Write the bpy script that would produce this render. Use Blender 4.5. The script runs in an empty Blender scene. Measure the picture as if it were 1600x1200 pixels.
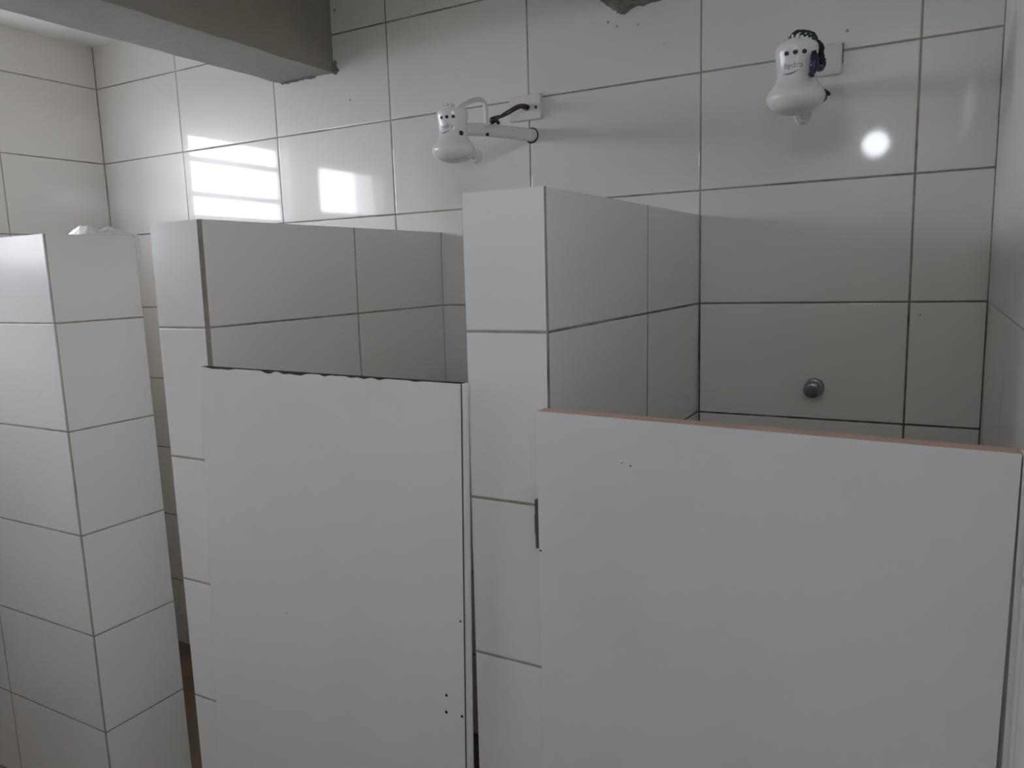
import bpy, bmesh, math, random
from mathutils import Vector, Matrix, noise
random.seed(7)
sc = bpy.context.scene
COL = sc.collection
S = 0.32            # one tile row in metres
TW = 1.6879         # tile width in rows
FL = -5.0           # floor height in rows (row line at z = 0)
def V(x, y, z): return Vector((x*S, y*S, (z-FL)*S))

# ------------------------------------------------------------------ materials
def nodes(name):
    m = bpy.data.materials.new(name); m.use_nodes = True
    nt = m.node_tree; b = nt.nodes['Principled BSDF']
    return m, nt, b
def N(nt, t, **kw):
    n = nt.nodes.new(t)
    for k, v in kw.items():
        if k.startswith('i_'):
            key = k[2:]; n.inputs[int(key) if key.isdigit() else key].default_value = v
        else: setattr(n, k, v)
    return n
def math_(nt, op, a, b=None):
    n = nt.nodes.new('ShaderNodeMath'); n.operation = op
    for i, x in enumerate((a, b)):
        if x is None: continue
        if isinstance(x, (int, float)): n.inputs[i].default_value = x
        else: nt.links.new(x, n.inputs[i])
    return n.outputs[0]
def mixc(nt, fac, a, b):
    n = nt.nodes.new('ShaderNodeMix'); n.data_type = 'RGBA'
    for s, x in ((n.inputs[0], fac), (n.inputs[6], a), (n.inputs[7], b)):
        if isinstance(x, (int, float)): s.default_value = x
        elif isinstance(x, tuple): s.default_value = (*x, 1)
        else: nt.links.new(x, s)
    return n.outputs[2]
def ramp(nt, src, lo, hi):
    n = nt.nodes.new('ShaderNodeMapRange'); n.interpolation_type = 'SMOOTHSTEP'
    nt.links.new(src, n.inputs[0]); n.inputs[1].default_value = lo; n.inputs[2].default_value = hi
    return n.outputs[0]

def tile_material(name, base, rough, gw=0.0085, tilt=0.010, coat=1.0, crough=0.055, ior=1.5, grout=(0.40, 0.35, 0.29), dirt=0.55, stall=True):
    """glazed wall tile: UV 'tile' in tile units gives the joints, UV 'edge' the distance (rows) to a corner joint"""
    m, nt, b = nodes(name); L = nt.links.new
    uv = N(nt, 'ShaderNodeUVMap', uv_map='tile'); sep = N(nt, 'ShaderNodeSeparateXYZ'); L(uv.outputs[0], sep.inputs[0])
    ed = N(nt, 'ShaderNodeUVMap', uv_map='edge'); es = N(nt, 'ShaderNodeSeparateXYZ'); L(ed.outputs[0], es.inputs[0])
    tc = N(nt, 'ShaderNodeTexCoord')
    wob = N(nt, 'ShaderNodeTexNoise', i_Scale=26.0, i_Detail=3.0); L(tc.outputs['Object'], wob.inputs['Vector'])
    def dist(s, k):
        f = math_(nt, 'FRACT', s); a = math_(nt, 'ABSOLUTE', math_(nt, 'SUBTRACT', f, 0.5))
        return math_(nt, 'MULTIPLY', math_(nt, 'SUBTRACT', 0.5, a), k)
    d = math_(nt, 'MINIMUM', dist(sep.outputs[0], TW), dist(sep.outputs[1], 1.0))
    e = math_(nt, 'MINIMUM', es.outputs[0], es.outputs[1])
    d = math_(nt, 'MINIMUM', d, e)
    d2 = math_(nt, 'ADD', d, math_(nt, 'MULTIPLY', math_(nt, 'SUBTRACT', wob.outputs[0], 0.5), 0.006))
    mask = math_(nt, 'SUBTRACT', 1.0, ramp(nt, d2, gw*0.65, gw*1.25))
    # joint colour: beige cement with patches of black mould
    dn = N(nt, 'ShaderNodeTexNoise', i_Scale=3.3, i_Detail=4.0, i_Roughness=0.65); L(tc.outputs['Object'], dn.inputs['Vector'])
    mould = math_(nt, 'MULTIPLY', ramp(nt, dn.outputs[0], 0.42, 0.66), dirt)
    if stall:
        pos = N(nt, 'ShaderNodeSeparateXYZ'); L(tc.outputs['Object'], pos.inputs[0])
        wet = math_(nt, 'MULTIPLY', ramp(nt, pos.outputs[0], -1.05, -0.6), math_(nt, 'SUBTRACT', 1.0, ramp(nt, pos.outputs[2], 1.52, 1.72)))
        wet = math_(nt, 'MULTIPLY', wet, ramp(nt, dn.outputs[0], 0.28, 0.5))
        mould = math_(nt, 'MAXIMUM', mould, math_(nt, 'MULTIPLY', wet, 0.85))
    gcol = mixc(nt, mould, grout, (0.035, 0.028, 0.022))
    # per-tile tone and faint clouds
    fl = N(nt, 'ShaderNodeVectorMath', operation='FLOOR'); L(uv.outputs[0], fl.inputs[0])
    wn = N(nt, 'ShaderNodeTexWhiteNoise', noise_dimensions='3D'); L(fl.outputs[0], wn.inputs['Vector'])
    cl = N(nt, 'ShaderNodeTexNoise', i_Scale=1.6, i_Detail=3.0); L(tc.outputs['Object'], cl.inputs['Vector'])
    dark = tuple(c*0.94 for c in base); warm = (base[0]*0.99, base[1]*0.965, base[2]*0.92)
    c1 = mixc(nt, wn.outputs[0], base, dark)
    c2 = mixc(nt, math_(nt, 'MULTIPLY', ramp(nt, cl.outputs[0], 0.45, 0.75), 0.7), c1, warm)
    # tiny dark specks
    sp = N(nt, 'ShaderNodeTexVoronoi', feature='F1', i_Scale=5.0); L(tc.outputs['Object'], sp.inputs['Vector'])
    speck = math_(nt, 'MULTIPLY', math_(nt, 'LESS_THAN', sp.outputs['Distance'], 0.012), 0.5)
    c3 = mixc(nt, speck, c2, (0.12, 0.10, 0.08))
    L(mixc(nt, mask, c3, gcol), b.inputs['Base Color'])
    ro = N(nt, 'ShaderNodeMix'); L(mask, ro.inputs[0]); ro.inputs[2].default_value = rough; ro.inputs[3].default_value = 0.85
    L(ro.outputs[0], b.inputs['Roughness'])
    # each tile sits at its own very small tilt; joints are sunk
    geo = N(nt, 'ShaderNodeNewGeometry')
    off = N(nt, 'ShaderNodeVectorMath', operation='SUBTRACT'); L(wn.outputs['Color'], off.inputs[0]); off.inputs[1].default_value = (0.5, 0.5, 0.5)
    sc_ = N(nt, 'ShaderNodeVectorMath', operation='SCALE'); L(off.outputs[0], sc_.inputs[0]); sc_.inputs['Scale'].default_value = tilt
    ad = N(nt, 'ShaderNodeVectorMath', operation='ADD'); L(geo.outputs['Normal'], ad.inputs[0]); L(sc_.outputs[0], ad.inputs[1])
    nm = N(nt, 'ShaderNodeVectorMath', operation='NORMALIZE'); L(ad.outputs[0], nm.inputs[0])
    wv = N(nt, 'ShaderNodeTexNoise', i_Scale=7.0, i_Detail=1.0); L(tc.outputs['Object'], wv.inputs['Vector'])
    hgt = math_(nt, 'ADD', math_(nt, 'MULTIPLY', wv.outputs[0], 0.02), math_(nt, 'MULTIPLY', ramp(nt, d, 0.0, gw*2.0), 0.35))
    bu = N(nt, 'ShaderNodeBump', i_Strength=0.6, i_Distance=0.004); L(hgt, bu.inputs['Height']); L(nm.outputs[0], bu.inputs['Normal'])
    L(bu.outputs[0], b.inputs['Normal'])
    b.inputs['IOR'].default_value = ior
    L(math_(nt, 'MULTIPLY', math_(nt, 'SUBTRACT', 1.0, mask), coat), b.inputs['Coat Weight']); b.inputs['Coat Roughness'].default_value = crough; L(bu.outputs[0], b.inputs['Coat Normal'])
    return m

def plain(name, col, rough=0.5, metal=0.0, var=0.06, scale=6.0, bump=0.0, bscale=40.0, dark=None, lo=0.45, hi=0.75):
    m, nt, b = nodes(name); L = nt.links.new
    tc = N(nt, 'ShaderNodeTexCoord')
    n = N(nt, 'ShaderNodeTexNoise', i_Scale=scale, i_Detail=5.0, i_Roughness=0.6); L(tc.outputs['Object'], n.inputs['Vector'])
    d = dark or tuple(c*(1-var) for c in col)
    L(mixc(nt, ramp(nt, n.outputs[0], lo, hi), col, d), b.inputs['Base Color'])
    b.inputs['Roughness'].default_value = rough; b.inputs['Metallic'].default_value = metal
    if bump:
        n2 = N(nt, 'ShaderNodeTexNoise', i_Scale=bscale, i_Detail=6.0); L(tc.outputs['Object'], n2.inputs['Vector'])
        bu = N(nt, 'ShaderNodeBump', i_Strength=bump, i_Distance=0.01); L(n2.outputs[0], bu.inputs['Height']); L(bu.outputs[0], b.inputs['Normal'])
    return m

M = {}
M['tile'] = tile_material('glazed_white_wall_tile', (0.825, 0.80, 0.765), 0.34, coat=0.9)
M['tile_dirty'] = tile_material('glazed_white_partition_tile', (0.84, 0.825, 0.80), 0.34, dirt=0.75, coat=0.6)
M['tile_light'] = tile_material('satin_white_partition_tile', (0.88, 0.875, 0.865), 0.27, ior=1.68, dirt=0.35, coat=0.12, stall=False)
M['grout'] = plain('cement_corner_joint', (0.33, 0.29, 0.24), 0.9, dark=(0.12, 0.09, 0.07), scale=7, bump=0.4, bscale=120)
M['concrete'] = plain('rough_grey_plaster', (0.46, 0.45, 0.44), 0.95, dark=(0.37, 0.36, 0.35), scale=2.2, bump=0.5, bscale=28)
M['concrete_shaded'] = plain('shaded_side_concrete', (0.33, 0.305, 0.255), 0.95, dark=(0.23, 0.22, 0.19), scale=2.2, bump=0.5, bscale=28)  # greenish brown concrete, with the beam side's shade put into the colour
M['mortar'] = plain('rough_cement_mortar', (0.27, 0.245, 0.21), 0.98, dark=(0.15, 0.135, 0.115), scale=9, bump=1.0, bscale=60)
M['ceiling'] = plain('white_ceiling_paint', (0.88, 0.875, 0.86), 0.9, scale=1.5, var=0.08, bump=0.15, bscale=60)
M['paint'] = plain('white_wall_paint', (0.86, 0.855, 0.85), 0.8, scale=1.5, var=0.06)
M['front_paint'] = plain('grey_wall_paint', (0.46, 0.45, 0.44), 0.8, scale=1.5, var=0.06)
M['door'] = plain('off_white_door_laminate', (0.83, 0.83, 0.83), 0.42, scale=2.5, var=0.05)
M['door_edge'] = plain('white_edge_strip', (0.76, 0.77, 0.77), 0.35, scale=9, var=0.05)
M['raw_wood'] = plain('raw_reddish_wood', (0.62, 0.43, 0.34), 0.85, scale=14, dark=(0.50, 0.36, 0.28), bump=0.3, bscale=90)
M['dark_wood'] = plain('blackened_chipped_board', (0.035, 0.028, 0.024), 0.9, scale=20, dark=(0.12, 0.10, 0.09), lo=0.55, hi=0.7, bump=0.5, bscale=90)
M['black_hole'] = plain('dark_screw_hole', (0.02, 0.018, 0.016), 0.9)
M['steel'] = plain('dull_steel', (0.24, 0.235, 0.235), 0.42, metal=0.85, scale=30, var=0.2)
M['chrome'] = plain('worn_chrome', (0.40, 0.39, 0.39), 0.24, metal=1.0, scale=30, var=0.35)
M['plastic'] = plain('white_glossy_plastic', (0.82, 0.835, 0.84), 0.20, scale=8, var=0.03)
M['plastic_matte'] = plain('white_box_plastic', (0.74, 0.73, 0.70), 0.38, scale=8, var=0.04)
M['black_ring'] = plain('black_rubber', (0.015, 0.015, 0.017), 0.6)
M['dot'] = plain('black_print', (0.02, 0.025, 0.03), 0.5)
M['print'] = plain('grey_print', (0.27, 0.29, 0.31), 0.5)
M['wire_black'] = plain('black_wire', (0.02, 0.017, 0.015), 0.45)
M['wire_red'] = plain('dark_red_wire', (0.16, 0.02, 0.03), 0.45)
M['wire_green'] = plain('dark_green_wire', (0.02, 0.055, 0.04), 0.45)
M['wire_brown'] = plain('brown_wire', (0.20, 0.09, 0.05), 0.5)
M['tape'] = plain('dark_blue_insulating_tape', (0.012, 0.016, 0.05), 0.35)
M['bag'] = plain('white_thin_plastic', (0.86, 0.85, 0.84), 0.3, scale=20, var=0.05)
M['bag'].node_tree.nodes['Principled BSDF'].inputs['Subsurface Weight'].default_value = 0.0
M['floor'] = plain('brown_beige_floor_tile', (0.25, 0.19, 0.14), 0.5, scale=4, dark=(0.16, 0.115, 0.08))
M['frame'] = plain('grey_window_frame', (0.45, 0.46, 0.47), 0.5)
m_, nt_, b_ = nodes('lit_lamp_glass'); b_.inputs['Base Color'].default_value = (0.9,0.9,0.9,1); b_.inputs['Emission Color'].default_value = (0.86,0.94,1,1); b_.inputs['Emission Strength'].default_value = 26.0; M['lamp'] = m_
M['outside'] = plain('pale_rendered_wall_outside', (0.62, 0.62, 0.62), 0.9)

# ------------------------------------------------------------------ helpers
def link(name, me, mats, parent=None):
    o = bpy.data.objects.new(name, me); COL.objects.link(o)
    for m in mats: me.materials.append(m)
    if parent is not None:
        o.parent = parent; o.matrix_parent_inverse = parent.matrix_world.inverted()
    return o
def tag(o, label, cat, group=None, kind=None):
    o['label'] = label; o['category'] = cat
    if group: o['group'] = group
    if kind: o['kind'] = kind
    return o
def empty(name, loc):
    o = bpy.data.objects.new(name, None); COL.objects.link(o); o.location = loc; o.empty_display_size = 0.05
    o.matrix_world = Matrix.Translation(loc)
    return o
FAR = 9.0
def quads(name, qs, mats, parent=None):
    """qs: (4 corners in rows ccw from outside: bl, br, tr, tl), uvs (u0,u1) , edge joints (left,right) , material"""
    bm = bmesh.new(); ut = bm.loops.layers.uv.new('tile'); ue = bm.loops.layers.uv.new('edge')
    cache = {}
    def vert(p):
        k = tuple(round(c, 5) for c in p)
        if k not in cache: cache[k] = bm.verts.new(V(*p))
        return cache[k]
    for q in qs:
        c = q['c']; f = bm.faces.new([vert(p) for p in c]); f.material_index = q.get('m', 0)
        u0, u1 = q.get('u', (0.5, 0.5)); wd = (Vector(c[1])-Vector(c[0])).length
        l, r = q.get('e', (0, 0)); v = q.get('v')
        us = (u0, u1, u1, u0)
        for i, lo in enumerate(f.loops):
            lo[ut].uv = (us[i], v[i] if v else c[i][2])
            t = 0 if i in (0, 3) else 1
            lo[ue].uv = (wd*t if l else FAR, wd*(1-t) if r else FAR)
    me = bpy.data.meshes.new(name); bm.to_mesh(me); bm.free()
    return link(name, me, mats, parent)
def box_bm(bm, a, b, mi=0):
    x0, y0, z0 = a; x1, y1, z1 = b
    vs = [bm.verts.new(V(x, y, z)) for x in (x0, x1) for y in (y0, y1) for z in (z0, z1)]
    for f in ((0,1,3,2),(4,6,7,5),(0,4,5,1),(2,3,7,6),(0,2,6,4),(1,5,7,3)):
        bm.faces.new([vs[i] for i in f]).material_index = mi
def finish(name, bm, mats, parent=None, smooth=False, bevel=0, seg=2):
    bmesh.ops.recalc_face_normals(bm, faces=bm.faces)
    if bevel:
        bmesh.ops.bevel(bm, geom=[e for e in bm.edges if len(e.link_faces) == 2 and e.calc_face_angle(0) > 0.6], offset=bevel, segments=seg, affect='EDGES', profile=0.5)
    for f in bm.faces: f.smooth = smooth
    me = bpy.data.meshes.new(name); bm.to_mesh(me); bm.free()
    return link(name, me, mats, parent)
def box(name, a, b, mat, parent=None, bevel=0, seg=2):
    bm = bmesh.new(); box_bm(bm, a, b); return finish(name, bm, [mat], parent, bevel=bevel, seg=seg)
def lathe_bm(bm, prof, origin, axis, n=40, squash=None):
    """prof: (distance along axis, radius) in rows; origin rows; axis unit vector"""
    ax = Vector(axis).normalized(); up = Vector((0,0,1)) if abs(ax.z) < 0.9 else Vector((1,0,0))
    e1 = ax.cross(up).normalized(); e2 = ax.cross(e1)
    rings = []; O = Vector(origin)
    for h, r in prof:
        if r < 1e-5: rings.append([bm.verts.new(V(*(O+ax*h)))]); continue
        rings.append([bm.verts.new(V(*(O+ax*h+(e1*math.cos(t)+e2*math.sin(t))*r))) for t in [2*math.pi*i/n for i in range(n)]])
    for a, b in zip(rings, rings[1:]):
        for i in range(n):
            j = (i+1) % n
            if len(a) == 1 and len(b) == 1: continue
            if len(a) == 1: bm.faces.new((a[0], b[i], b[j]))
            elif len(b) == 1: bm.faces.new((a[i], b[0], a[j]))
            else: bm.faces.new((a[i], b[i], b[j], a[j]))
    for r in (rings[0], rings[-1]):
        if len(r) > 1: bm.faces.new(r)
def lathe(name, prof, origin, axis, mat, parent=None, n=40, smooth=True):
    bm = bmesh.new(); lathe_bm(bm, prof, origin, axis, n)
    o = finish(name, bm, [mat], parent, smooth=smooth)
    if smooth:
        o.data.set_sharp_from_angle(angle=math.radians(42))
    return o
def spline(pts, k=8):
    P = [Vector(p) for p in pts]; P = [P[0]*2-P[1]] + P + [P[-1]*2-P[-2]]; out = []
    for i in range(1, len(P)-2):
        for j in range(k):
            t = j/k; a, b, c, d = P[i-1:i+3]
            out.append(0.5*((2*b)+(c-a)*t+(2*a-5*b+4*c-d)*t*t+(3*b-a-3*c+d)*t**3))
    out.append(P[-2]); return out
def tube_bm(bm, pts, r, n=10):
    pts = [Vector(p) for p in pts]; rings = []; prev = None
    for i, p in enumerate(pts):
        t = (pts[min(i+1, len(pts)-1)]-pts[max(i-1, 0)]).normalized()
        if prev is None:
            up = Vector((0,0,1)) if abs(t.z) < 0.9 else Vector((1,0,0)); e1 = t.cross(up).normalized()
        else: e1 = (prev - t*prev.dot(t)).normalized()
        prev = e1; e2 = t.cross(e1); rr = r(i/(len(pts)-1)) if callable(r) else r
        rings.append([bm.verts.new(V(*(p+(e1*math.cos(a)+e2*math.sin(a))*rr))) for a in [2*math.pi*k/n for k in range(n)]])
    for a, b in zip(rings, rings[1:]):
        for i in range(n): bm.faces.new((a[i], b[i], b[(i+1)%n], a[(i+1)%n]))
    bm.faces.new(rings[0]); bm.faces.new(rings[-1])
def tube(name, pts, r, mat, parent=None, k=8, n=10, sm=True):
    bm = bmesh.new(); tube_bm(bm, spline(pts, k) if sm else pts, r, n)
    return finish(name, bm, [mat], parent, smooth=True)

# ------------------------------------------------------------------ the room
XL, XR, YF, ZC = -8.40, 2.2245, -9.6, 3.55
W1 = (-3.55, -1.46, 1.36, 2.68); W2 = (-6.20, -4.30, 1.52, 2.45)     # windows in the left wall: y0, y1, z0, z1
W5 = (-7.10, -4.15, 0.60, 1.33)                                     # unseen hatch added below the second window to brighten the fronts
W4 = (-9.30, -5.50, 2.35, 2.95)                                      # unseen fill window added in the right wall behind the camera
struct = lambda o, label, cat: tag(o, label, cat, kind='structure')

# back wall
struct(quads('wall_back', [dict(c=[(XL,0,FL),(XR,0,FL),(XR,0,ZC),(XL,0,ZC)], u=(XL/TW, XR/TW), e=(1,1))], [M['tile']]),
       'white glazed tile wall at the back behind the showers', 'wall')
def wall_grid(name, holes, fixed, axis, lo, hi, u_of, mats, flip, depth, plain_above=None):
    """wall with rectangular holes and reveals; axis 'x' (plane x=fixed, runs along y) or 'y'"""
    cuts = sorted({lo, hi} | {h[0] for h in holes} | {h[1] for h in holes})
    zs = sorted({FL, ZC} | {h[2] for h in holes} | {h[3] for h in holes} | ({plain_above} if plain_above is not None else set()))
    P = (lambda a, z, d=0: (fixed+d, a, z)) if axis == 'x' else (lambda a, z, d=0: (a, fixed+d, z))
    qs = []
    def add(c, u, e=(0,0), m=0):
        if flip: c = [c[1], c[0], c[3], c[2]]; u = (u[1], u[0]); e = (e[1], e[0])
        qs.append(dict(c=c, u=u, e=e, m=m))
    for a0, a1 in zip(cuts, cuts[1:]):
        for z0, z1 in zip(zs, zs[1:]):
            if any(h[0] <= a0 and a1 <= h[1] and h[2] <= z0 and z1 <= h[3] for h in holes): continue
            if plain_above is not None and z0 >= plain_above:
                add([P(a0,z0), P(a1,z0), P(a1,z1), P(a0,z1)], (0.5, 0.5), (0, 0), 1); continue
            add([P(a0,z0), P(a1,z0), P(a1,z1), P(a0,z1)], (u_of(a0), u_of(a1)), (a0 == lo, a1 == hi))
    for h in holes:                                    # reveals
        a0, a1, z0, z1 = h
        for c in ([P(a0,z0), P(a0,z0,depth), P(a0,z1,depth), P(a0,z1)], [P(a1,z0,depth), P(a1,z0), P(a1,z1), P(a1,z1,depth)],
                  [P(a0,z0,depth), P(a0,z0), P(a1,z0), P(a1,z0,depth)], [P(a0,z1), P(a0,z1,depth), P(a1,z1,depth), P(a1,z1)]):
            qs.append(dict(c=c, m=1))
    return quads(name, qs, mats)
struct(wall_grid('wall_left', [W1, W2, W5], XL, 'x', YF, 0, lambda y: (y+1.375)/TW, [M['tile'], M['paint']], False, -0.28),
       'white glazed tile wall on the far left below the ceiling', 'wall')
struct(wall_grid('wall_right', [W4], XR, 'x', YF, 0, lambda y: (y+1.69)/TW, [M['tile_light'], M['paint']], True, 0.30, plain_above=0.0),
       'white wall at the right edge beside the right stall', 'wall')
struct(wall_grid('wall_front', [], YF, 'y', XL, XR, lambda x: x/TW, [M['front_paint'], M['paint']], True, -0.45),
       'pale painted wall behind the camera', 'wall')
def slab(name, z0, z1, mat): return box(name, (XL-0.45, YF-0.45, z0), (XR+0.45, 0.45, z1), mat)
struct(slab('floor', FL-0.5, FL, M['floor']), 'brown beige floor below the stalls', 'floor')
struct(slab('ceiling', ZC, ZC+0.5, M['ceiling']), 'white painted ceiling above the left corner', 'ceiling')

for mx, mz, mr in [(1.164,2.144,.012),(-0.569,2.493,.008),(-3.923,2.282,.012),(-0.856,2.56,.011),(-0.77,2.512,.010),(-4.064,3.247,.016),(1.77,-.104,.008)]:
    lathe('wall_plug', [(-0.004, mr), (0.003, mr*0.9), (0.003, 0)], (mx, 0, mz), (0, -1, 0), M['print'], bpy.data.objects['wall_back'], n=12, smooth=False)
# beams
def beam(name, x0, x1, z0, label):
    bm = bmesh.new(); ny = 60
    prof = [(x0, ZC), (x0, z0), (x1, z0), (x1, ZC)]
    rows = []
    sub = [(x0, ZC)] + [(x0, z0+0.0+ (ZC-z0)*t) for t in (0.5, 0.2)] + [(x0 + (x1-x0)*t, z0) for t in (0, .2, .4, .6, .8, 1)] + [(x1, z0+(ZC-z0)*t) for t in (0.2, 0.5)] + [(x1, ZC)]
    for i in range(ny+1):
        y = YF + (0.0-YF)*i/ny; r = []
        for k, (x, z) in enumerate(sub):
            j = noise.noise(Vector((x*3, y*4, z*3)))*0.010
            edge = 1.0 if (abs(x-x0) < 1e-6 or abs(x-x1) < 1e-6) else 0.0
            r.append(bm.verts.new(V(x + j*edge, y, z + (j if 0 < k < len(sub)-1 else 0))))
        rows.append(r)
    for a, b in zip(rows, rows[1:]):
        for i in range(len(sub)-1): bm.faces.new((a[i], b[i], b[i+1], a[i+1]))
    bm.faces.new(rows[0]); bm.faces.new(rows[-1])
    for f in bm.faces: f.material_index = 1 if abs(f.calc_center_median().x - x1*S) < 0.01 else 0  # right face gets the concrete with painted shade
    return struct(finish(name, bm, [M['concrete'], M['concrete_shaded']]), label, 'beam')
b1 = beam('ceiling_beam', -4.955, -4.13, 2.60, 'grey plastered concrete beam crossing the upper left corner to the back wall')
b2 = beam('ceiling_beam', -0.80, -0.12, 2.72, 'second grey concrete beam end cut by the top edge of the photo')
def mortar(name, outline, y0, y1, parent, seed):
    """lumpy cement smear on the back wall: fan of points bulging towards the room"""
    rnd = random.Random(seed); bm = bmesh.new()
    cx = sum(p[0] for p in outline)/len(outline); cz = sum(p[1] for p in outline)/len(outline)
    pts = []
    for (a, b) in zip(outline, outline[1:]+outline[:1]):
        for t in (0, .25, .5, .75):
            j = 0.012
            pts.append((a[0]+(b[0]-a[0])*t+rnd.uniform(-j, j), a[1]+(b[1]-a[1])*t+rnd.uniform(-j, j)))
    rings = []
    for s, dy in ((1, 0), (0.97, 0.35), (0.8, 0.8), (0.5, 1.0)):
        rings.append([bm.verts.new(V(cx+(x-cx)*s, y0+(y1-y0)*dy*(0.8+0.4*rnd.random()), cz+(z-cz)*s)) for x, z in pts])
    for a, b in zip(rings, rings[1:]):
        for i in range(len(pts)): j = (i+1) % len(pts); bm.faces.new((a[i], a[j], b[j], b[i]))
    bm.faces.new(rings[-1]); bm.faces.new(rings[0][::-1])
    return finish(name, bm, [M['mortar']], parent)
mortar('mortar_smear', [(-0.93,2.76),(-0.80,2.66),(-0.765,2.615),(-0.70,2.605),(-0.60,2.635),(-0.45,2.655),(-0.30,2.655),(-0.13,2.68),(-0.12,2.80),(-0.93,2.80)], 0.004, -0.05, b2, 3)
mortar('mortar_smear', [(-4.17,2.66),(-4.13,2.575),(-4.075,2.585),(-4.06,2.63),(-4.10,2.72)], 0.004, -0.03, b1, 5)
mortar('mortar_smear', [(-4.97,2.62),(-4.93,2.575),(-4.75,2.585),(-4.55,2.59),(-4.4,2.585),(-4.38,2.62)], 0.004, -0.03, b1, 6)

# windows of the left wall (out of frame; seen mirrored in the glazed back wall)
def win_left(name, w, bars, label):
    y0, y1, z0, z1 = w; x0, x1 = XL-0.24, XL-0.16; t = 0.05
    bm = bmesh.new()
    box_bm(bm, (x0, y0, z0), (x1, y0+t, z1)); box_bm(bm, (x0, y1-t, z0), (x1, y1, z1))
    box_bm(bm, (x0, y0+t, z0), (x1, y1-t, z0+t)); box_bm(bm, (x0, y0+t, z1-t), (x1, y1-t, z1))
    o = finish(name, bm, [M['frame']])
    struct(o, label, 'window')
    for za, zb in bars:
        bm = bmesh.new()
        h = 0.045
        vs = [bm.verts.new(V(x, y, z)) for y, zz in ((y0+t, za), (y1-t, zb)) for x in (x0+.01, x1-.01) for z in (zz-h, zz+h)]
        for f in ((0,1,3,2),(4,6,7,5),(0,4,5,1),(2,3,7,6),(0,2,6,4),(1,5,7,3)): bm.faces.new([vs[i] for i in f])
        finish('window_bar', bm, [M['frame']], o)
    return o
win_left('window_1', W1, [(2.29, 2.29), (1.73, 1.74)], 'open louvre window high in the left wall nearest the back corner')
def win_right(name, w, label):
    y0, y1, z0, z1 = w; x0, x1 = XR+0.16, XR+0.24; t = 0.05
    bm = bmesh.new()
    box_bm(bm, (x0, y0, z0), (x1, y0+t, z1)); box_bm(bm, (x0, y1-t, z0), (x1, y1, z1))
    box_bm(bm, (x0, y0+t, z0), (x1, y1-t, z0+t)); box_bm(bm, (x0, y0+t, z1-t), (x1, y1-t, z1))
    return struct(finish(name, bm, [M['frame']]), label, 'window')
win_left('fill_hatch', W5, [], 'unseen hatch added for fill light in the left wall below the nearer window')
win_right('fill_window', W4, 'unseen window added for fill light high in the right wall behind the camera')
win_left('window_2', W2, [], 'plain open window high in the left wall nearer the camera')
LX, LY, LZ = 0.90, -7.50, 2.25
lm = empty('pendant_lamp', V(LX, LY, ZC)); tag(lm, 'round white bulb hanging from the ceiling behind the camera', 'lamp')
lathe('ceiling_rose', [(0, 0.12), (0.05, 0.12), (0.09, 0.06), (0.09, 0)], (LX, LY, ZC+0.005), (0,0,-1), M['plastic'], lm, n=28)
tube('lamp_cord', [(LX, LY, ZC-0.05), (LX, LY, (ZC+LZ)/2), (LX, LY, LZ+0.42)], 0.012, M['plastic_matte'], lm)
lathe('lamp_socket', [(0.42, 0.03), (0.40, 0.07), (0.22, 0.08), (0.19, 0.075), (0.19, 0)], (LX, LY, LZ), (0,0,1), M['plastic'], lm, n=24)
lathe('bulb', [(0.20*math.cos(math.pi-(math.pi-0.38)*k/16), 0.20*math.sin(math.pi-(math.pi-0.38)*k/16)) for k in range(17)] + [(0.20, 0.074), (0.20, 0)], (LX, LY, LZ), (0,0,1), M['lamp'], lm, n=32)
bm = bmesh.new(); box_bm(bm, (-12.6, -16.0, FL), (-12.0, -10.3, 6.0)); box_bm(bm, (-12.5, -10.3, FL), (-12.0, 2.0, 1.75))  # added outside, unseen: blocks part of the sky behind the left openings
struct(finish('blocking_wall_outside', bm, [M['outside']]), 'unseen pale wall added outside to dim the view through the left windows', 'wall')

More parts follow.
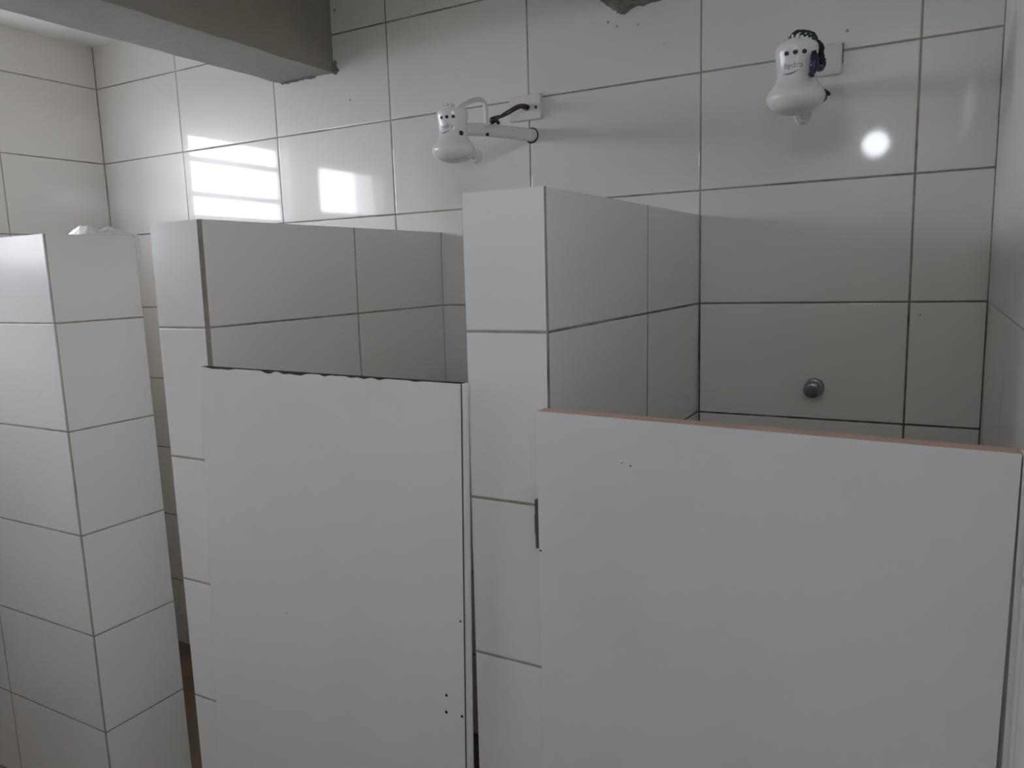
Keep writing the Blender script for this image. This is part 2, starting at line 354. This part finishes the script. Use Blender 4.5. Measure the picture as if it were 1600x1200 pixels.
# ------------------------------------------------------------------ partitions
def partition(name, label, x0, x1, xb0, xb1, yf, yb, zt, lean, mat_front, mat_side, gl, gr, uf, us, back=False, ue=None):
    """tiled masonry screen. x0,x1 at the front, xb0,xb1 at the back end (z = 0); lean = dx per row of height; gl, gr = width of the corner joints"""
    X = lambda x, z: x + lean(z) if callable(lean) else x + lean*z
    zb = FL; n = 6; zs = [zb + (zt-zb)*i/n for i in range(n+1)]
    qs = []
    for z0, z1 in zip(zs, zs[1:]):
        def q(xa, ya, xb, yb_, u, e, m):
            qs.append(dict(c=[(X(xa,z0),ya,z0),(X(xb,z0),yb_,z0),(X(xb,z1),yb_,z1),(X(xa,z1),ya,z1)], u=u, e=e, m=m))
        q(x0+gl, yf, x1-gr, yf, uf, (0, 0), 0)                                       # front
        q(x1-gr, yf, x1, yf+gr, (0.5,0.5), (0,0), 2)                                 # right corner joint
        q(x1, yf+gr, xb1, yb - (gr if back else 0), us, (0, 0 if back else 1), 1)    # right side
        q(xb0, yb, x0, yf+gl, (us[1], us[0]), (0, 0), 1)                             # left side
        q(x0, yf+gl, x0+gl, yf, (0.5,0.5), (0,0), 2)                                 # left corner joint
        if back:
            q(xb1, yb-gr, xb1-gr, yb, (0.5,0.5), (0,0), 2); q(xb1-gr, yb, xb0, yb, uf, (0,0), 1)
        else: q(xb1, yb, xb0, yb, (0.5,0.5), (0,0), 1)
    z = zt
    top = [(X(x0+gl,z),yf,z),(X(x1-gr,z),yf,z),(X(x1,z),yf+gr,z)] + ([(X(xb1,z),yb-gr,z),(X(xb1-gr,z),yb,z)] if back else [(X(xb1,z),yb,z)]) + [(X(xb0,z),yb,z),(X(x0,z),yf+gl,z)]
    o = quads(name, qs, [mat_front, mat_side, M['grout']])
    bm = bmesh.new(); bm.from_mesh(o.data)
    vs = []
    for p in top:
        v = min(bm.verts, key=lambda v: (v.co-V(*p)).length); vs.append(v)
    f = bm.faces.new(vs); f.material_index = 0
    uvl = bm.loops.layers.uv['tile']; uel = bm.loops.layers.uv['edge']
    for l in f.loops: l[uvl].uv = (0.5, 0.5); l[uel].uv = (FAR, FAR)
    bm.to_mesh(o.data); bm.free()
    return tag(o, label, 'partition', kind='thing')
fu = lambda y, yf: (y-yf)/TW
partition('shower_partition', 'white tiled shower partition in the middle between the two stall doors', -0.536, -0.003, -0.536, -0.003, -3.127, 0.0, 0.785,
          lambda z: 0.012*max(min(z, 0), -3.0)+0.004*max(z, 0), M['tile_light'], M['tile_dirty'], 0.005, 0.008, (0.5, 0.5), (0.0, 3.127/TW))
partition('shower_partition', 'white tiled shower partition left of the left stall door, with wide brown corner joint', -3.30, -2.757, -3.33, -2.80, -3.128, 0.0, 0.774,
          lambda z: 0.02*max(z, 0), M['tile_light'], M['tile_dirty'], 0.008, 0.021, (0.5, 0.5), (0.0, 3.128/TW))
pj = -6.775
partition('shower_partition', 'white tiled low wall at far left with crumpled plastic on top', XL+0.065, -5.075, XL+0.065, -5.075, -2.87, -1.984, 0.797,
          lambda z: -0.009*z, M['tile_light'], M['tile_light'], 0.004, 0.006, ((XL-pj)/TW, (-5.075-pj)/TW), (0.3, 0.3), back=True)

# ------------------------------------------------------------------ stall doors
def prism_panel(name, front, yf, yb, mats, parent, top_mi=0, n=60, rag=0.0, seed=1):
    """board from four front corners bl, br, tr, tl (x, z); top face may be ragged and carry its own material"""
    rnd = random.Random(seed); bm = bmesh.new()
    bl, br, tr, tl = front; fr = []; bk = []; fb = []; bb = []
    for i in range(n+1):
        t = i/n
        xt = tl[0]+(tr[0]-tl[0])*t; zt = tl[1]+(tr[1]-tl[1])*t
        xb = bl[0]+(br[0]-bl[0])*t; zb = bl[1]+(br[1]-bl[1])*t
        chip = rag*max(0.0, noise.noise(Vector((t*24+seed, 0.3, 0)))*1.9 + 0.15) * (0.5 + 1.1*math.sin(math.pi*t)) if 0 < i < n else 0
        fr.append(bm.verts.new(V(xt, yf, zt - chip))); bk.append(bm.verts.new(V(xt, yb, zt)))
        fb.append(bm.verts.new(V(xb, yf, zb))); bb.append(bm.verts.new(V(xb, yb, zb)))
    for i in range(n):
        bm.faces.new((fb[i], fb[i+1], fr[i+1], fr[i])); bm.faces.new((bb[i+1], bb[i], bk[i], bk[i+1]))
        bm.faces.new((fr[i], fr[i+1], bk[i+1], bk[i])).material_index = top_mi
        bm.faces.new((fb[i+1], fb[i], bb[i], bb[i+1]))
    bm.faces.new((bb[0], fb[0], fr[0], bk[0])); bm.faces.new((fb[n], bb[n], bk[n], fr[n]))
    return finish(name, bm, mats, parent)
def holes(pts, y, parent, r=0.010):
    for x, z, s in pts:
        lathe('screw_hole', [(0, r*s), (0.004, r*s*0.9), (0.004, 0)], (x, y+0.002, z), (0, -1, 0), M['black_hole'], parent, n=12, smooth=False)

# left door
D2F, D2B = -3.20, -3.145
d2 = empty('stall_door', V(-1.75, -3.17, -4.4))
tag(d2, 'off white stall door on the left with blackened ragged top edge', 'door', kind='thing')
prism_panel('panel', [(-3.035, -4.36), (-0.672, -4.41), (-0.536, -0.301), (-2.778, -0.275)], D2F, D2B, [M['door'], M['dark_wood']], d2, 1, 90, 0.011, 4)
bm = bmesh.new()          # rounded trim along the hinge edge
n = 24; prof = [(0.0, 0.0), (0.006, -0.004), (0.016, 0.002), (0.024, 0.018), (0.024, 0.045), (0.016, 0.060), (0.0, 0.062)]
rr = []
for i in range(n+1):
    t = i/n; z = -0.300 + (-4.41+0.300)*t; x = -0.536 + (-0.672+0.536)*t + 0.002
    k = 1.0 + 0.55*t*1.6
    rr.append([bm.verts.new(V(x + a*k*0.8, D2F + 0.002 + b*0.9, z)) for a, b in prof])
for a, b in zip(rr, rr[1:]):
    for i in range(len(prof)-1): bm.faces.new((a[i], a[i+1], b[i+1], b[i]))
    bm.faces.new((a[-1], a[0], b[0], b[-1]))
bm.faces.new(rr[0]); bm.faces.new(rr[-1])
finish('edge_strip', bm, [M['door_edge']], d2, smooth=True)
bm = bmesh.new()          # dark groove between board and trim
vs = [V(-0.5395, D2F-0.0015, -0.303), V(-0.5335, D2F-0.0015, -0.303), V(-0.6695, D2F-0.0015, -4.40), V(-0.6755, D2F-0.0015, -4.40)]
vs = [bm.verts.new(v) for v in vs] + [bm.verts.new(v+Vector((0, 0.002, 0))) for v in vs]
for f in ((0,1,2,3),(7,6,5,4),(0,4,5,1),(1,5,6,2),(2,6,7,3),(3,7,4,0)): bm.faces.new([vs[i] for i in f])
finish('edge_groove', bm, [M['wire_black']], d2)
holes([(-0.744,-2.309,1),(-0.750,-2.425,1.1),(-0.632,-2.423,1),(-0.614,-1.785,0.7),(-2.098,-2.028,0.45)], D2F, d2)

box('hinge', (-2.87, D2B, -1.1), (-2.80, -3.1265, -0.85), M['steel'], d2); box('hinge', (-2.95, D2B, -3.7), (-2.88, -3.1265, -3.45), M['steel'], d2)
# right door
D3F, D3B = -3.24, -3.135
d3 = empty('stall_door', V(1.08, -3.18, -4.4))
tag(d3, 'off white stall door on the right with bare reddish wood top edge', 'door', kind='thing')
p3 = prism_panel('panel', [(-0.052, -4.44), (2.150, -4.47), (2.193, -0.463), (-0.030, -0.423)], D3F, D3B, [M['door'], M['raw_wood']], d3, 1, 60, 0.0, 9)
bm = bmesh.new(); box_bm(bm, (-0.058, -3.236, -1.215), (-0.036, -3.16, -0.93)); box_bm(bm, (-0.064, -3.232, -1.13), (-0.050, -3.19, -1.02))
finish('latch_plate', bm, [M['steel']], d3, bevel=0.0006, seg=1)
box('hinge', (2.08, D3B, -2.75), (2.2015, -3.115, -2.5), M['steel'], d3); box('hinge', (2.06, D3B, -4.0), (2.2015, -3.115, -3.75), M['steel'], d3)
holes([(0.466,-0.669,0.35),(0.511,-0.679,0.5),(-0.025,-1.222,0.6)], D3F, d3)

struct(box('trim_1', (2.201, -3.222, FL), (XR, -3.10, -0.475), M['paint']), 'narrow white jamb strip on the right wall beside the right stall door', 'trim')

# ------------------------------------------------------------------ showers
PROF0 = [(0.0, 0.0), (0.0, 0.070), (0.010, 0.115), (0.028, 0.155), (0.058, 0.188), (0.098, 0.206), (0.130, 0.205), (0.160, 0.192), (0.190, 0.170), (0.220, 0.150),
        (0.255, 0.137), (0.295, 0.134), (0.335, 0.137), (0.375, 0.142), (0.415, 0.149), (0.445, 0.152), (0.470, 0.150), (0.488, 0.138), (0.497, 0.10), (0.502, 0.0)]
PROF = PROF0
def rad_at(h):
    for (a, ra), (b, rb) in zip(PROF[1:], PROF[2:]):
        if a <= h <= b and b > a: return ra+(rb-ra)*(h-a)/(b-a)
    return 0.1
def text_on_body(name, body, size, h0, ang0, origin, mat, parent):
    cu = bpy.data.curves.new('lettering', 'FONT'); cu.body = body; cu.size = 1.0; cu.align_x = 'CENTER'; cu.extrude = 0.0; cu.resolution_u = 3
    t = bpy.data.objects.new('lettering', cu); COL.objects.link(t)
    me = bpy.data.meshes.new_from_object(t.evaluated_get(bpy.context.evaluated_depsgraph_get()))
    bpy.data.objects.remove(t); bpy.data.curves.remove(cu)
    for v in me.vertices:
        h = h0 + v.co.y*size; r = rad_at(h)+0.0022; a = ang0 + v.co.x*size/rad_at(h0)
        v.co = V(origin[0]+r*math.sin(a), origin[1]-r*math.cos(a), origin[2]+h)
    me.name = name
    return link(name, me, [mat], parent)
def patch_on_body(name, cx, h0, rx, rz, origin, mat, parent, n=20):
    bm = bmesh.new(); ring = []; rr = rad_at(h0)
    for lift in (0.0005, 0.003):
        ring.append([bm.verts.new(V(origin[0]+(rad_at(h0+rz*math.sin(t))+lift)*math.sin(cx+rx*math.cos(t)/rr), origin[1]-(rad_at(h0+rz*math.sin(t))+lift)*math.cos(cx+rx*math.cos(t)/rr), origin[2]+h0+rz*math.sin(t))) for t in [2*math.pi*i/n for i in range(n)]])
    for i in range(n): bm.faces.new((ring[0][i], ring[0][(i+1)%n], ring[1][(i+1)%n], ring[1][i]))
    bm.faces.new(ring[1])
    return finish(name, bm, [mat], parent)
def shower(label, head, wall_pt, face, k, lift, gasket):
    global PROF
    PROF = [(a*k, b*k) for a, b in PROF0]
    hx, hy, hz = head; wx, wz = wall_pt
    r = empty('electric_shower', V(wx, 0, wz)); tag(r, label, 'shower', 'electric showers on the back wall')
    lathe('shower_head', PROF, head, (0,0,1), M['plastic'], r, n=56)
    for a in range(3): patch_on_body('indicator_dot', face-0.44+0.42*a, 0.402*k, 0.017*k, 0.015*k, head, M['dot'], r)
    text_on_body('lettering', 'hydra', 0.060*k, 0.300*k, face-0.12, head, M['print'], r)
    bm = bmesh.new(); up = []; dn = []
    for i in range(17):
        t = i/16; a = face-0.68+0.85*t; h = (0.268+0.016*t - 0.014*math.sin(t*math.pi))*k; w = 0.006*k*math.sin(math.pi*min(max(t, .03), .97))+0.0005
        for lst, hh in ((up, h+w), (dn, h-w)):
            lst.append(bm.verts.new(V(hx+(rad_at(hh)+.002)*math.sin(a), hy-(rad_at(hh)+.002)*math.cos(a), hz+hh)))
    for i in range(16): bm.faces.new((dn[i], dn[i+1], up[i+1], up[i]))
    finish('lettering_swoosh', bm, [M['print']], r)
    # selector on top with three ribs
    T = 0.498*k
    sel = lathe('selector_knob', [(0, 0.055*k), (0.016*k, 0.055*k), (0.022*k, 0.048*k), (0.022*k, 0)], (hx-0.02, hy-0.02, hz+T), (0,0,1), M['plastic'], r, n=28)
    for q in (-1, 0, 1):
        box('selector_rib', (hx-0.02+(q*0.038-0.007)*k, hy-0.060, hz+T+0.018*k), (hx-0.02+(q*0.038+0.007)*k, hy+0.01, hz+T+0.050*k), M['plastic'], sel, bevel=0.0008, seg=1)
    # wall arm
    ay = hy+0.10; az = hz+0.345*k
    def arm_r(t): return 0.052 + 0.012*t
    pts = [(hx, ay, az), (hx+(wx-hx)*0.12, ay+0.10, az), (hx+(wx-hx)*0.5, hy*0.5, (az+wz)/2), (wx, -0.04, wz), (wx, 0.01, wz)]
    bm = bmesh.new(); tube_bm(bm, spline(pts, 10), arm_r, 20); finish('wall_arm', bm, [M['plastic']], r, smooth=True)
    lathe('arm_collar', [(0, 0.066), (0.03, 0.066), (0.045, 0.060), (0.045, 0.045), (0, 0.045)], (hx, hy+0.11, az), (0.05, 1, 0.0), M['plastic'], r, n=24)
    if gasket:
        bm = bmesh.new(); tube_bm(bm, [(wx+0.068*math.cos(t), -0.006, wz+0.068*math.sin(t)) for t in [2*math.pi*i/40 for i in range(41)]], 0.007, 8)
        finish('arm_gasket', bm, [M['black_ring']], r, smooth=True)
        lathe('arm_screw', [(0, 0.016), (0.008, 0.015), (0.010, 0)], (hx+(wx-hx)*0.36+0.049, hy*0.66, az-0.048+(wz-az)*0.34), (0.7, -0.4, -0.6), M['dot'], r, n=14)
    # hose outlet at the back of the bulb
    zo = hz+0.085*k+lift
    out = tube('hose_outlet', [(hx, hy+0.14, zo+0.03), (hx, hy+0.25, zo+0.012), (hx, hy+0.35, zo)], 0.040, M['plastic'], r, n=18)
    lathe('outlet_cap', [(0, 0.052), (0.012, 0.062), (0.034, 0.062), (0.044, 0.054), (0.046, 0)], (hx, hy+0.34, zo), (0, 1, -0.2), M['plastic'], out, n=28)
    return r
H1 = (-1.822, -1.18, 1.285); A1 = (-1.665, 1.652)
s1 = shower('white electric shower on the left with white cable loop, above the left stall', H1, A1, 0.22, 0.885, 0.02, True)
H2 = (0.957, -1.12, 1.357); A2 = (0.955, 1.69)
s2 = shower('white electric shower on the right with blue tape on its wires, above the right stall', H2, A2, 0.12, 0.935, -0.03, False)

# connection boxes on the wall
def wall_plate(label, x0, x1, z0, z1, d):
    o = box('connection_box', (x0, -d, z0), (x1, 0.0, z1), M['plastic_matte'], None, bevel=0.004, seg=3)
    return tag(o, label, 'junction box', 'connection boxes beside the shower arms')
c1 = wall_plate('white connection box with dark cable slot above the left shower arm', -1.885, -1.535, 1.795, 2.030, 0.055)
lathe('cover_screw', [(0, 0.014), (0.005, 0.013), (0.006, 0)], (-1.585, -0.055, 1.90), (0, -1, 0), M['dot'], c1, n=14)
box('cable_slot', (-1.70, -0.058, 1.895), (-1.655, -0.05, 1.925), M['black_hole'], c1)
c2 = wall_plate('white connection box on the wall behind the right shower', 0.79, 1.137, 1.82, 2.055, 0.055)
box('side_gap', (1.1372, -0.020, 1.90), (1.1405, 0.0, 2.055), M['black_hole'], c2)

# cables of the left shower
hx, hy, hz = H1
tube('power_cable', [(-1.80, -1.12, 1.725), (-1.79, -1.06, 1.775), (-1.755, -0.96, 1.825), (-1.725, -0.89, 1.845), (-1.70, -0.845, 1.825), (-1.69, -0.835, 1.76), (-1.69, -0.835, 1.69), (-1.69, -0.83, 1.62)], 0.020, M['plastic_matte'], s1, k=10, n=12)
bm = bmesh.new()
pa = spline([(-1.675, -0.055, 1.908), (-1.68, -0.14, 1.895), (-1.685, -0.24, 1.872), (-1.69, -0.40, 1.812), (-1.685, -0.56, 1.757), (-1.680, -0.68, 1.712)], 10)
tube_bm(bm, [p+Vector((0, 0.004*math.sin(i*.2), 0.012*math.cos(i*.09))) for i, p in enumerate(pa)], 0.011, 8)
tube_bm(bm, [p+Vector((0, -0.004*math.sin(i*.2), -0.018*math.cos(i*.12))) for i, p in enumerate(pa)], 0.011, 8)
finish('black_wire', bm, [M['wire_black']], s1, smooth=True)
tube('red_wire', [(-1.672, -0.055, 1.925), (-1.68, -0.14, 1.920), (-1.685, -0.25, 1.895), (-1.69, -0.38, 1.838)], 0.010, M['wire_red'], s1)
tube('tape_wrap', [(-1.683, -0.62, 1.735), (-1.680, -0.68, 1.710), (-1.678, -0.75, 1.680)], lambda t: 0.016+0.016*t, M['wire_black'], s1, n=8)
tube('wire_tail', [(-1.68, -0.69, 1.70), (-1.672, -0.64, 1.672)], 0.016, M['wire_black'], s1, n=8)
lathe('body_vent', [(0, 0.022), (0.006, 0.020), (0.006, 0)], (hx+0.113, hy-0.05, hz+0.225), (0.93, -0.36, 0.1), M['dot'], s1, n=16)

# wires of the right shower
def tape_blob(name, pts, r, mat, par, seed):
    rnd = random.Random(seed); bm = bmesh.new(); p = spline(pts, 8)
    tube_bm(bm, p, lambda t: r*(0.55+0.6*math.sin(math.pi*min(max(t, .08), .92))), 14)
    for v in bm.verts: v.co += Vector((rnd.uniform(-1,1), rnd.uniform(-1,1), rnd.uniform(-1,1)))*0.0011
    return finish(name, bm, [mat], par, smooth=True)
bm = bmesh.new(); Y = -1.0
pa = spline([(0.912, Y-.06, 1.835), (0.912, Y-.04, 1.885), (0.94, Y-.02, 1.915), (1.000, Y, 1.909), (1.045, Y, 1.885), (1.065, Y, 1.84)], 12)
for ph in (0, 2.1, 4.2):
    tube_bm(bm, [p+Vector((0.011*math.cos(i*.30+ph), 0.011*math.sin(i*.30+ph), 0.013*math.cos(i*.30+ph+1))) for i, p in enumerate(pa)], 0.0072, 8)
finish('green_wire', bm, [M['wire_green']], s2, smooth=True)
tape_blob('tape_wrap', [(1.060, Y, 1.850), (1.085, Y, 1.80), (1.098, Y, 1.755)], 0.030, M['wire_black'], s2, 1)
tape_blob('tape_wrap', [(1.095, Y, 1.785), (1.105, Y, 1.73), (1.112, Y-.01, 1.675), (1.085, Y-.02, 1.648)], 0.020, M['tape'], s2, 2)
tape_blob('tape_wrap', [(1.084, Y-.24, 1.725), (1.090, Y-.24, 1.675), (1.088, Y-.24, 1.625), (1.072, Y-.25, 1.565)], 0.026, M['tape'], s2, 3)
tape_blob('tape_wrap', [(1.112, Y-.01, 1.668), (1.11, Y-.10, 1.640), (1.090, Y-.20, 1.630)], 0.019, M['tape'], s2, 4)
tube('brown_wire', [(1.085, Y, 1.560), (1.115, Y, 1.525), (1.150, Y, 1.495), (1.135, Y, 1.462)], 0.009, M['wire_brown'], s2)
tape_blob('wire_tip', [(1.130, Y, 1.515), (1.150, Y, 1.492), (1.166, Y, 1.479)], 0.011, M['wire_black'], s2, 8)
tape_blob('wire_tip', [(1.140, Y, 1.462), (1.112, Y-.02, 1.442), (1.085, Y-.03, 1.427)], 0.015, M['wire_green'], s2, 9)

# ------------------------------------------------------------------ shower valve
KX, KZ = 0.995, -0.725
kv = empty('shower_valve', V(KX, 0, KZ)); tag(kv, 'round dull chrome shower valve knob on the back wall of the right stall', 'tap')
lathe('escutcheon', [(0, 0.082), (0.02, 0.082), (0.045, 0.070), (0.055, 0.045), (0.055, 0)], (KX, 0.006, KZ), (0, -1, 0), M['chrome'], kv, n=36)
lathe('knob', [(0.05, 0.040), (0.075, 0.045), (0.080, 0.066), (0.100, 0.074), (0.150, 0.072), (0.168, 0.062), (0.174, 0.045), (0.172, 0)], (KX, 0, KZ), (0, -1, 0), M['chrome'], kv, n=36)

# ------------------------------------------------------------------ crumpled plastic on the low wall
bm = bmesh.new(); nx, ny = 60, 22; grid = []
TOP = 0.797
for i in range(nx+1):
    r = []; t = i/nx; y = -2.52 + 0.56*t
    prof = 0.098*max(0, math.sin(math.pi*min(1, 0.12+t*0.92)))**0.5*(0.85+0.22*math.sin(t*11+0.2)) * (1-0.45*t**3)
    for j in range(ny+1):
        s = j/ny; x = -5.36 + 0.285*s
        e = max(0.0, math.sin(math.pi*s))**0.5
        c = noise.fractal(Vector((t*9, s*5, 1.7)), 0.6, 2.1, 4)*0.020 + abs(noise.noise(Vector((t*22, s*12, 5))))*0.016
        z = TOP + 0.002 + max(0.0, (prof + c)*e * min(1, 6*t+.1, 6*(1-t)+.05))
        r.append(bm.verts.new(V(x + 0.03*noise.noise(Vector((t*7, s*3, 9))), y, z)))
    grid.append(r)
for i in range(nx):
    for j in range(ny): bm.faces.new((grid[i][j], grid[i+1][j], grid[i+1][j+1], grid[i][j+1]))
border = [grid[i][0] for i in range(nx+1)] + [grid[nx][j] for j in range(1, ny+1)] + [grid[i][ny] for i in range(nx-1, -1, -1)] + [grid[0][j] for j in range(ny-1, 0, -1)]
bm.faces.new(border)
bag = tag(finish('plastic_bag', bm, [M['bag']], smooth=True), 'crumpled white plastic bag lying on top of the far left low wall', 'bag')
tube('bag_tail', [(-5.10, -1.99, TOP+0.015), (-5.078, -1.962, TOP-0.005), (-5.075, -1.950, TOP-0.08), (-5.073, -1.948, TOP-0.16)], lambda t: 0.018-0.008*t, M['bag'], bag)

# ------------------------------------------------------------------ daylight
w = bpy.data.worlds.new('overcast_sky'); sc.world = w; w.use_nodes = True
nt = w.node_tree; bg = nt.nodes['Background']
tc = N(nt, 'ShaderNodeTexCoord'); nz = N(nt, 'ShaderNodeTexNoise', i_Scale=2.5, i_Detail=3.0); nt.links.new(tc.outputs['Generated'], nz.inputs['Vector'])
nt.links.new(mixc(nt, nz.outputs[0], (0.85, 0.90, 1.0), (0.93, 0.955, 1.0)), bg.inputs['Color'])
sx = N(nt, 'ShaderNodeSeparateXYZ'); nt.links.new(tc.outputs['Generated'], sx.inputs[0])
nt.links.new(math_(nt, 'MULTIPLY', math_(nt, 'ADD', math_(nt, 'MULTIPLY', ramp(nt, sx.outputs[2], -0.08, 0.02), 0.55), 0.45), 17.0), bg.inputs['Strength'])
def portal(name, loc, rot, sx, sy):
    l = bpy.data.lights.new(name, 'AREA'); l.shape = 'RECTANGLE'; l.size = sx; l.size_y = sy; l.cycles.is_portal = True
    o = bpy.data.objects.new(name, l); COL.objects.link(o); o.location = loc; o.rotation_euler = rot
for k, w_ in enumerate((W1, W2, W5)):  # the last one is the added fill hatch
    y0, y1, z0, z1 = w_
    portal('window_daylight', V(XL-0.30, (y0+y1)/2, (z0+z1)/2), (0, -math.pi/2, 0), (z1-z0)*S, (y1-y0)*S)
y0, y1, z0, z1 = W4
portal('window_daylight', V(XR+0.32, (y0+y1)/2, (z0+z1)/2), (0, math.pi/2, 0), (z1-z0)*S, (y1-y0)*S)  # portal of the added fill window

# ------------------------------------------------------------------ camera
yaw, pitch, roll = 0.5067, 0.1473, -0.0309
fw = Vector((-math.sin(yaw)*math.cos(pitch), math.cos(yaw)*math.cos(pitch), -math.sin(pitch)))
r = Vector((math.cos(yaw), math.sin(yaw), 0)); u = r.cross(fw)
c, s = math.cos(roll), math.sin(roll)
r, u = r*c+u*s, u*c-r*s
cam = bpy.data.cameras.new('camera'); cam.sensor_fit = 'HORIZONTAL'; cam.sensor_width = 36.0; cam.lens = 1182.6621/1600*36; cam.clip_start = 0.01
co = bpy.data.objects.new('camera', cam); COL.objects.link(co)
mw = Matrix((r, u, -fw)).transposed().to_4x4(); mw.translation = V(1.8393, -6.8712, 0.3367); co.matrix_world = mw
sc.camera = co

sc.view_settings.view_transform = 'Standard'; sc.view_settings.look = 'None'
sc.view_settings.gamma = 1.0; sc.view_settings.use_curve_mapping = False
sc.view_settings.exposure = 0.0
sc.cycles.max_bounces = 24; sc.cycles.diffuse_bounces = 16; sc.cycles.glossy_bounces = 8
